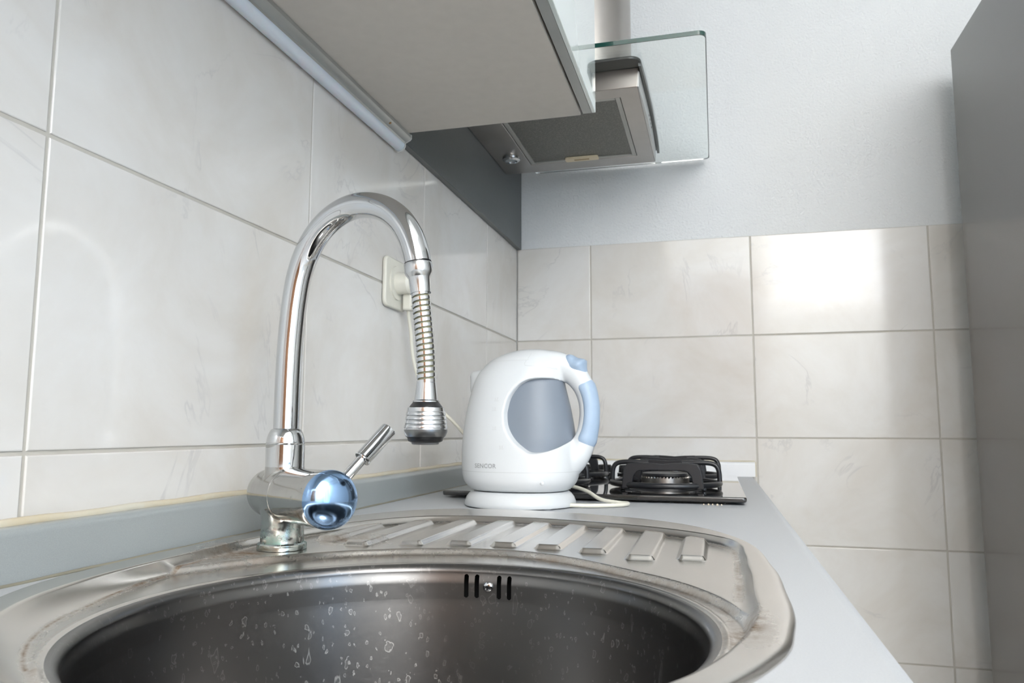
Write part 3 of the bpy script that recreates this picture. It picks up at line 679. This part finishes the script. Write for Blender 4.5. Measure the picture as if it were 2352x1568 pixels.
# ------------------------------------------------------------------ gas hob
hob = empty('gas_hob', (.31, -.46, 0)); tag(hob, 'black glass gas hob with cast pan supports behind the white kettle', 'hob')
HBX0, HBX1, HBY0, HBY1 = .068, .553, -.757, -.175
put(prism('glass_plate', rrect(HBX0, HBX1, HBY0, HBY1, .006), .0042, .0120, BGLASS, bev=.0022, seg=3), hob)
put(box('mounting_tray', (HBX0+.03, HBY0+.03, .0003), (HBX1-.03, HBY1-.03, .0042), BLACK), hob)
burn = [(.422, -.585, .0415), (.422, -.335, .0300), (.190, -.580, .0300), (.190, -.335, .0415)]
def toothed(r, z0, z1, n, c):
    V = []; F = []; m_ = n*4
    for zz, jag in ((z0, 0), (z1-.003, 0), (z1, 1)):
        for k in range(m_):
            a = 2*PI*k/m_; rr = r if not jag else (r if k % 4 < 2 else r-.0015); z = zz if not jag or k % 4 < 2 else zz-.0016
            V.append((c[0]+rr*math.cos(a), c[1]+rr*math.sin(a), z))
    for i in range(2):
        for k in range(m_): F.append((i*m_+k, i*m_+(k+1) % m_, (i+1)*m_+(k+1) % m_, (i+1)*m_+k))
    F.append(tuple(range(2*m_, 3*m_))); F.append(tuple(range(m_))[::-1])
    o = mesh('burner_ring', V, F, STEEL, smooth=False); fix(o); return auto(o, 30)
for bx, by, br_ in burn:
    bs = put(lathe('burner_base', [(br_+.022, .0121), (br_+.021, .0145), (br_+.010, .0165), (br_+.002, .0185)], IRON, c=(bx, by, 0), n=48), hob)
    sub(toothed(br_, .0185, .0325, 44, (bx, by)), bs)
    sub(lathe('burner_cap', [(br_-.003, .0320), (br_-.001, .0335), (br_-.002, .0375), (br_-.006, .0385), (.004, .0392)], IRON, c=(bx, by, 0), n=48), bs)
def support(bx, by, rr):
    V = []; F = []
    def add(v, f):
        b = len(V); V.extend(v); F.extend([tuple(i+b for i in q_) for q_ in f])
    ring = [(bx+rr*math.cos(2*PI*k/56), by+rr*math.sin(2*PI*k/56), .0205) for k in range(56)]
    add(*tube('', ring, .0050, None, n=10, closed=True, join=True))
    hw = .0680
    for sy in (-.92, .92):                       # arches across the front and the back
        y = by+sy*rr*.86; nx = 16
        xs_ = [-hw, -hw+.004, -hw*.86, -hw*.6, -hw*.3, 0, hw*.3, hw*.6, hw*.86, hw-.004, hw]
        top = [.0150, .046, .0560, .0580, .0572, .0556, .0572, .0580, .0560, .046, .0150]
        bot_x = [-hw+.017, -hw+.021, -hw+.027, -hw*.55, -hw*.3, 0, hw*.3, hw*.55, hw-.027, hw-.021, hw-.017]
        bot = [.0150, .036, .0430, .0445, .0450, .0450, .0450, .0445, .0430, .036, .0150]
        v = []; f = []
        for th_ in (-.0038, .0038):
            for a, z in zip(xs_, top): v.append((bx+a, y+th_, z))
            for a, z in zip(bot_x, bot): v.append((bx+a, y+th_, z))
        k = len(xs_)
        for s_ in (0, 2*k):
            for i in range(k-1): f.append((s_+i, s_+i+1, s_+k+i+1, s_+k+i))
        for i in range(k-1): f += [(i, 2*k+i, 2*k+i+1, i+1), (k+i, k+i+1, 3*k+i+1, 3*k+i)]
        f += [(0, k, 3*k, 2*k), (k-1, 3*k-1, 4*k-1, 2*k-1)]; add(v, f)
    for sx in (-1, 1):                           # arms running in from the sides
        path = [(bx+sx*rr, by, .022), (bx+sx*rr*.98, by, .044), (bx+sx*rr*.88, by, .0540), (bx+sx*rr*.60, by, .0560), (bx+sx*.028, by, .0545)]
        add(*tube('', spline(path, 5), .0042, None, n=8, join=True))
    for sx in (-1, 1):
        for sy in (-1, 1): add(*tube('', [(bx+sx*rr*.72, by+sy*rr*.69, .0205), (bx+sx*rr*.72, by+sy*rr*.69, .0121)], .0042, None, n=8, join=True))
    o = mesh('pan_support', V, F, IRON); fix(o)
    md = o.modifiers.new('bevel', 'BEVEL'); md.width = .0015; md.segments = 2; md.limit_method = 'ANGLE'; md.angle_limit = .9
    auto(o, 50); put(o, hob)
for bx, by, br_ in burn: support(bx, by, .093)
for kx in (.165, .215, .262, .312):
    kn = put(lathe('control_knob', [(.0205, .0122), (.0205, .0150), (.0180, .0158), (.0178, .0180), (.0168, .0300), (.0150, .0335), (.006, .0345)], KNOB, c=(kx, -.213, 0), n=36), hob)
    sub(lathe('knob_ring', [(.0208, .0151), (.0212, .0158), (.0190, .0170)], CHROME, c=(kx, -.213, 0), n=36, closed=False), kn)
for k, (cx_, cy_) in enumerate(((.4900, -.7640), (.4970, -.7650), (.5030, -.7632), (.5100, -.7655), (.5160, -.7640))):
    bm = bmesh.new(); bmesh.ops.create_icosphere(bm, subdivisions=2, radius=.0012+.0004*(k % 2))
    for v in bm.verts: v.co *= 1+.35*(random.random()-.5)
    me = bpy.data.meshes.new('crumb'); bm.to_mesh(me); bm.free(); me.materials.append(CRUMB); o = bpy.data.objects.new('crumb', me); COL.objects.link(o); o.location = (cx_, cy_, .0010)
    tag(o, 'tiny bread crumb beside the front edge of the hob', 'crumb', 'crumbs along the hob edge')

# ------------------------------------------------------------------ kettle
KX, KY = .225, -.845
kb = empty('kettle_base', (KX, KY, 0)); tag(kb, 'round white kettle power base standing on the worktop with an ivory cord', 'kettle base')
put(lathe('base_plate', [(.0800, .0012), (.0822, .0018), (.0832, .0040), (.0828, .0080), (.0805, .0140), (.0765, .0190), (.0725, .0222), (.066, .0228)], KWHITE, c=(KX, KY, 0), n=96), kb)
for k in range(6):
    a = 2*PI*k/6+.25; put(lathe('foot', [(.009, .0002), (.009, .0016)], KWHITE, c=(KX+.070*math.cos(a), KY+.070*math.sin(a), 0), n=16), kb)
kettle = empty('electric_kettle', (KX, KY, .0230)); tag(kettle, 'white electric kettle with pale blue handle grip and grey jug seen through its handle', 'kettle')
def loft(prof, n=72, sup=2.25):
    V = []; F = []
    for z, u0, u1, rv in prof:
        uc = (u0+u1)/2; ru = (u1-u0)/2
        for k in range(n):
            t = 2*PI*k/n; c_, s_ = math.cos(t), math.sin(t)
            V.append((uc+ru*math.copysign(abs(c_)**(2/sup), c_), rv*math.copysign(abs(s_)**(2/sup), s_), z))
    m_ = len(prof)
    for i in range(m_-1):
        for k in range(n): F.append((i*n+k, i*n+(k+1) % n, (i+1)*n+(k+1) % n, (i+1)*n+k))
    F.append(tuple(range(n))[::-1]); F.append(tuple(range((m_-1)*n, m_*n))); return V, F
def interp(prof, steps):
    out = []
    P = [Vector((*p,)) for p in [(a, b, c, d) for a, b, c, d in prof]]
    return out
body = [(.0235, -.0710, .0725, .062), (.026, -.0735, .0755, .066), (.030, -.0785, .0800, .070), (.037, -.0842, .0850, .0745), (.048, -.0868, .0880, .0765), (.063, -.0880, .0880, .0765), (.082, -.0882, .0870, .0755), (.103, -.0870, .0845, .073), (.124, -.0845, .0815, .0700), (.143, -.0814, .0780, .0665), (.160, -.0775, .0740, .0625), (.177, -.0728, .0700, .0575), (.191, -.0672, .0680, .0530), (.2035, -.0592, .0680, .0480), (.213, -.0500, .0640, .0420), (.2205, -.0385, .0600, .0355), (.2265, -.0245, .0550, .0280), (.2310, -.0090, .0470, .0200), (.2335, .0060, .0320, .0100)]
def smoothprof(prof, sub=4):
    Q = []
    P = [Vector(p[:3]).to_4d() for p in prof]
    for i, p in enumerate(prof): P[i][3] = p[3]
    PP = [2*P[0]-P[1]]+P+[2*P[-1]-P[-2]]
    for i in range(1, len(PP)-2):
        for k in range(sub):
            t = k/sub; a, b, c, d = PP[i-1], PP[i], PP[i+1], PP[i+2]
            Q.append(tuple(.5*((2*b)+(c-a)*t+(2*a-5*b+4*c-d)*t*t+(3*b-a-3*c+d)*t**3)))
    Q.append(tuple(P[-1])); return Q
hpts = [(.015, .2080), (.045, .2120), (.0665, .2070), (.0835, .1960), (.0975, .1770), (.1045, .1560), (.1060, .1340), (.1025, .1110), (.0940, .0890), (.0800, .0690), (.060, .053)]
hrad = [.0190, .0195, .0195, .0185, .0160, .0148, .0143, .0155, .0190, .0220, .0220]
hthk = [.0300, .0250, .0200, .0175, .0160, .0150, .0150, .0160, .0200, .0260, .0300]
hs_path = spline([(a, 0, z) for a, z in hpts], 6)
def interp_list(l, n): 
    out = []
    for i in range(len(l)-1):
        for k in range(n): out.append(l[i]+(l[i+1]-l[i])*k/n)
    return out+[l[-1]]
HR = interp_list(hrad, 6); HT = interp_list(hthk, 6)
V, F = loft(smoothprof(body))
v2, f2 = tube('', hs_path, HR, None, n=36, ry=HT, upv=(0, 1, 0), join=True)
b_ = len(V); V = list(V)+list(v2); F += [tuple(i+b_ for i in f) for f in f2]
v3, f3 = tube('', spline([(-.050, 0, .168), (-.066, 0, .188), (-.0800, 0, .1990)], 6), [.026, .0255, .025, .024, .023, .022, .0205, .018, .0155, .0125, .0095, .0070, .0045], None, n=24, ry=[.026, .025, .024, .023, .022, .021, .019, .017, .015, .0125, .010, .007, .0045], upv=(0, 1, 0), join=True)
b_ = len(V); V += v3; F += [tuple(i+b_ for i in f) for f in f3]
tmp = mesh('shell_source', V, F); fix(tmp)
hole = [(-.0161, .1364), (-.0130, .1560), (-.0060, .1710), (.0050, .1815), (.0230, .1862), (.0500, .1868), (.0660, .1845), (.0800, .1735), (.0880, .1570), (.0914, .1370), (.0897, .1130), (.0800, .0945), (.0600, .0832), (.0330, .0812), (.0120, .0885), (-.0040, .1015), (-.0130, .1180)]
hl = spline([(a + .0150*ss((.055-a)/.06), 0, z + (.136-z)*.05*ss((.055-a)/.06)) for a, z in hole+[hole[0]]], 5)[:-1]
hc = Vector((.040, 0, .136))
V = []; F = []; k = len(hl)
lay = [(-.10, 1.22), (-.072, 1.12), (-.055, 1.03), (-.035, 1.0), (0, 1.0), (.035, 1.0), (.055, 1.03), (.072, 1.12), (.10, 1.22)]
for y, s_ in lay:
    for p in hl:
        su = 1+(s_-1)*ss((.085-p.x)/.08)
        V.append((hc.x+(p.x-hc.x)*su, y, hc.z+(p.z-hc.z)*su))
for i in range(len(lay)-1):
    for j in range(k): F.append((i*k+j, i*k+(j+1) % k, (i+1)*k+(j+1) % k, (i+1)*k+j))
F.append(tuple(range(k))[::-1]); F.append(tuple(range((len(lay)-1)*k, len(lay)*k)))
cut = mesh('cutter', V, F, smooth=False); fix(cut)
md = tmp.modifiers.new('r', 'REMESH'); md.mode = 'VOXEL'; md.voxel_size = .0017
md = tmp.modifiers.new('s0', 'SMOOTH'); md.factor = .5; md.iterations = 14
md = tmp.modifiers.new('b', 'BOOLEAN'); md.operation = 'DIFFERENCE'; md.object = cut; md.solver = 'EXACT'
md = tmp.modifiers.new('r2', 'REMESH'); md.mode = 'VOXEL'; md.voxel_size = .0015; md.use_smooth_shade = True
md = tmp.modifiers.new('s', 'SMOOTH'); md.factor = .5; md.iterations = 12
dg = bpy.context.evaluated_depsgraph_get(); dg.update(); me = bpy.data.meshes.new_from_object(tmp.evaluated_get(dg), depsgraph=dg)
me.name = 'shell'; me.materials.clear(); me.materials.append(KWHITE); me.polygons.foreach_set('use_smooth', [True]*len(me.polygons))
bpy.data.objects.remove(tmp); bpy.data.objects.remove(cut)
KO = Vector((KX, KY, 0))
shell = bpy.data.objects.new('shell', me); COL.objects.link(shell); shell.parent = kettle; shell.location = (0, 0, -.0230)
print('kettle shell faces', len(me.polygons))
bvh = BVHTree.FromPolygons([v.co.copy() for v in me.vertices], [tuple(p.vertices) for p in me.polygons])
def kpart(o): o.parent = kettle; o.location = (0, 0, -.0230); return o
V, F = loft([(z, u0+.009, u1-.0006 if z > .09 else u1-.004, rv-.012) for z, u0, u1, rv in smoothprof(body, 3) if .03 < z < .205])
o = mesh('jug', V, F, JUG); fix(o); auto(o, 60); kpart(o)
# blue grip: outer skin of the handle
V = []; F = []; rows_ = [i for i, p in enumerate(hs_path) if .0895 < p.z < .1830 and p.x > .07]
nn = 25
for q_, i in enumerate(rows_):
    p = hs_path[i]; t = (hs_path[i+1]-hs_path[i-1]).normalized(); nv = Vector((0, 1, 0)).cross(t).normalized()
    if nv.x < 0: nv = -nv
    e_ = min(1, q_/2, (len(rows_)-1-q_)/2); off = -.0012+.0028*ss(e_)
    for k in range(nn):
        a = math.radians(-118+236*k/(nn-1)); ed = ss(min(1, min(k, nn-1-k)/2)); o2 = -.0012+(off+.0012)*ed
        V.append(p+nv*((HR[i]+o2)*math.cos(a))+Vector((0, 1, 0))*((HT[i]+o2)*math.sin(a)))
for i in range(len(rows_)-1):
    for k in range(nn-1): F.append((i*nn+k, i*nn+k+1, (i+1)*nn+k+1, (i+1)*nn+k))
o = mesh('handle_grip', V, F, BLUE); fix(o); kpart(o)
# blue rocker switch
V = []; F = []; i0 = [i for i, p in enumerate(hs_path) if p.x > .064 and p.z > .185]
prof_h = [-.001, .0010, .0022, .0026, .0026, .0030, .0050, .0075, .0085, .0060, .0025, .0005, -.001]
pts_ = [hs_path[i0[0]].lerp(hs_path[i0[-1]], 0)]
full = [hs_path[i] for i in i0]; nsw = len(prof_h)
for q_ in range(nsw):
    fpos = q_/(nsw-1)*(len(full)-1); j = min(int(fpos), len(full)-2); u = fpos-j
    p = full[j].lerp(full[j+1], u); t = (full[j+1]-full[j]).normalized(); nv = Vector((0, 1, 0)).cross(t).normalized()
    if nv.z < 0: nv = -nv
    R_ = HR[i0[0]+j]; T_ = HT[i0[0]+j]; wdt = 30+46*math.sin(PI*(q_+.6)/(nsw+.2))
    for k in range(15):
        a = math.radians(-wdt+2*wdt*k/14); ed = ss(min(1, min(k, 14-k)/2)); o2 = -.0012+(prof_h[q_]+.0012)*ed
        V.append(p+nv*((R_+o2)*math.cos(a))+Vector((0, 1, 0))*((T_+o2)*math.sin(a)))
for i in range(nsw-1):
    for k in range(14): F.append((i*15+k, i*15+k+1, (i+1)*15+k+1, (i+1)*15+k))
o = mesh('switch', V, F, BLUE); fix(o); kpart(o)
def onshell(u, z, lift=.00025):
    hit, nrm, _, _ = bvh.ray_cast(Vector((u, -.2, z)), Vector((0, 1, 0)))
    if hit is None: return Vector((u, -.07, z))
    return hit + nrm*lift*(1 if nrm.y < 0 else -1)
def text(s, size, u, z, mat, name, spread=1.0):
    cu = bpy.data.curves.new('t', 'FONT'); cu.body = s; cu.size = size; cu.space_character = spread; cu.resolution_u = 3; cu.offset = size*.012
    t = bpy.data.objects.new('t', cu); COL.objects.link(t); dg.update(); dg2 = bpy.context.evaluated_depsgraph_get(); mm = bpy.data.meshes.new_from_object(t.evaluated_get(dg2), depsgraph=dg2); bpy.data.objects.remove(t)
    bm = bmesh.new(); bm.from_mesh(mm)
    bmesh.ops.subdivide_edges(bm, edges=[e for e in bm.edges if e.calc_length() > size*.3], cuts=2); bmesh.ops.triangulate(bm, faces=bm.faces)
    for v in bm.verts: v.co = onshell(u+v.co.x, z+v.co.y)
    bm.to_mesh(mm); bm.free(); mm.name = name; mm.materials.clear(); mm.materials.append(mat)
    o = bpy.data.objects.new(name, mm); COL.objects.link(o); return kpart(o)
text('SENCOR', .0088, -.0480, .0580, PRINT, 'lettering', 1.05)
for s, u, z in (('1.7', -.0200, .1550), ('1.5', -.0225, .1410), ('1.0', -.0205, .1135), ('0.5', -.0085, .0865)):
    text(s, .0048, u, z, PALEP, 'level_number')
    V = [onshell(u-.0005+.0075*k/4, z-.0016+d) for k in range(5) for d in (0, .0006)]; F = [(2*k, 2*k+2, 2*k+3, 2*k+1) for k in range(4)]
    kpart(mesh('level_mark', V, F, PALEP))
def seam(pts): 
    P = spline([(a, 0, z) for a, z in pts], 8); kpart(tube('lid_seam', [onshell(p.x, p.z, .0) for p in P], .00022, PALEP, n=6))
seam([(-.0490, .2130), (-.0150, .2140), (.0215, .2142), (.0232, .2160), (.0262, .2255)]); seam([(.0215, .2142), (.0215, .2060), (.0420, .2045), (.0640, .2010)])
dd_ = onshell(.0512, .0377, .0004); kpart(lathe('water_drop', [(.0030, 0), (.0027, .0010), (.0015, .0018), (.0004, .0020)], simple('grey_dot', (.60, .62, .64), .2), c=dd_, axis=(.25, -.95, -.1), n=20))
for o_ in (kettle,): o_.rotation_euler = (0, 0, math.radians(-3))
# cord: plug - wall - worktop - round behind the kettle - base
ke = put(tube('power_cord', spline([(.022, -.8010, .322), (.020, -.7990, .306), (.0195, -.7865, .276), (.022, -.7765, .226), (.034, -.765, .182), (.058, -.7480, .1480), (.085, -.742, .1220), (.125, -.738, .080), (.175, -.735, .046), (.235, -.735, .0300), (.283, -.742, .0225), (.313, -.765, .0165), (.338, -.790, .0068), (.366, -.800, .0037), (.3800, -.808, .0037), (.381, -.822, .0037), (.372, -.836, .0037), (.350, -.852, .0037), (.325, -.862, .0038), (.2990, -.866, .0044)], 10), .0029, CORD, n=14), kb)
# ------------------------------------------------------------------ wall socket with the plug
sock = empty('wall_socket', (.0005, -.822, .352)); tag(sock, 'ivory wall socket on the tiles behind the spray hose with a plug in it', 'socket')
put(prism('frame', rrect(-.8640, -.7800, .3090, .3920, .011), .0005, .0080, IVORY, plane='yz', bev=.003, seg=3), sock)
put(lathe('socket_insert', [(.0285, .0078), (.0280, .0105), (.0240, .0110), (.0220, .0106)], IVORY, c=(0, -.8220, .3520), axis=(1, 0, 0), n=48), sock)
pl = put(lathe('plug', [(.0190, .0105), (.0190, .0150), (.0180, .0170), (.0180, .0300), (.0150, .0340), (.006, .0350)], IVORY, c=(0, -.8200, .3520), axis=(1, 0, 0), n=40), kb)
pb = sub(prism('plug_grip', rrect(-.8120, -.7920, .3080, .3600, .004), .0140, .0300, IVORY, plane='yz', bev=.003, seg=2), pl)
for k in range(5):
    z = .3140+.0052*k
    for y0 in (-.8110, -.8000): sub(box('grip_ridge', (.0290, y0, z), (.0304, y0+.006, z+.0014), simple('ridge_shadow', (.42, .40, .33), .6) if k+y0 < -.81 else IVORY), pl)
# ------------------------------------------------------------------ refrigerator
fr_ = empty('refrigerator', (1.35, -.42, FLOOR)); tag(fr_, 'tall dark grey refrigerator standing beside the tiled end wall', 'refrigerator')
FX0, FX1, FY0_, FY1_, FZ1 = 1.051, 1.651, -.720, -.118, .975
put(box('refrigerator_body', (FX0, FY0_+.065, FLOOR+.03), (FX1, FY1_, FZ1), FRIDGE, bev=.002), fr_)
put(box('door', (FX0, FY0_, FLOOR+.03), (FX1, FY0_+.060, FLOOR+.70), FRIDGE, bev=.004), fr_); put(box('door', (FX0, FY0_, FLOOR+.71), (FX1, FY0_+.060, FZ1), FRIDGE, bev=.004), fr_)
for z0, z1 in ((FLOOR+.35, FLOOR+.65), (FLOOR+.76, FLOOR+1.16)): put(box('door_handle', (FX0+.04, FY0_-.03, z0), (FX0+.06, FY0_-.0005, z1), ALU, bev=.004), fr_)
for x in (FX0+.05, FX1-.05):
    for y in (FY0_+.1, FY1_-.05): put(lathe('foot', [(.02, FLOOR+.0005), (.02, FLOOR+.029)], BLACK, c=(x, y, 0), n=20), fr_)
# ------------------------------------------------------------------ base cabinets under the worktop
def base_unit(y0, y1, lab):
    r = empty('base_cabinet', (.28, (y0+y1)/2, FLOOR)); tag(r, lab, 'cabinet', )
    zt = -WTH-.0005; a = .02; b = .56
    for nm, p, q_ in (('side_panel', (a, y0, FLOOR+.10), (b, y0+.016, zt)), ('side_panel', (a, y1-.016, FLOOR+.10), (b, y1, zt)), ('bottom_panel', (a, y0+.0165, FLOOR+.10), (b, y1-.0165, FLOOR+.116)), ('back_panel', (a, y0+.0165, FLOOR+.1165), (a+.004, y1-.0165, zt)), ('plinth', (b-.06, y0, FLOOR+.0005), (b-.044, y1, FLOOR+.0995))):
        put(box(nm, p, q_, CABM), r)
    d = put(box('door', (b+.001, y0+.0015, FLOOR+.102), (b+.019, y1-.0015, zt-.002), CABW, bev=.001), r)
    sub(box('door_handle', (b+.0195, (y0+y1)/2-.08, zt-.06), (b+.04, (y0+y1)/2+.08, zt-.05), ALU, bev=.003), d)
base_unit(-.80, -.0065, 'grey base cabinet under the worktop below the hob'); base_unit(-1.80, -.802, 'grey base cabinet under the worktop below the sink bowl'); base_unit(-2.75, -1.802, 'grey base cabinet under the worktop nearest the camera')
# unseen ceiling lamp, added to go with the warm fill light
cl = empty('added_ceiling_lamp', (1.15, -1.75, CEIL)); tag(cl, 'flat square white ceiling lamp added out of view for warm fill', 'lamp')
put(box('lamp_housing', (.78, -2.12, 1.66), (1.52, -1.38, 1.7495), WFRAME, bev=.01), cl)
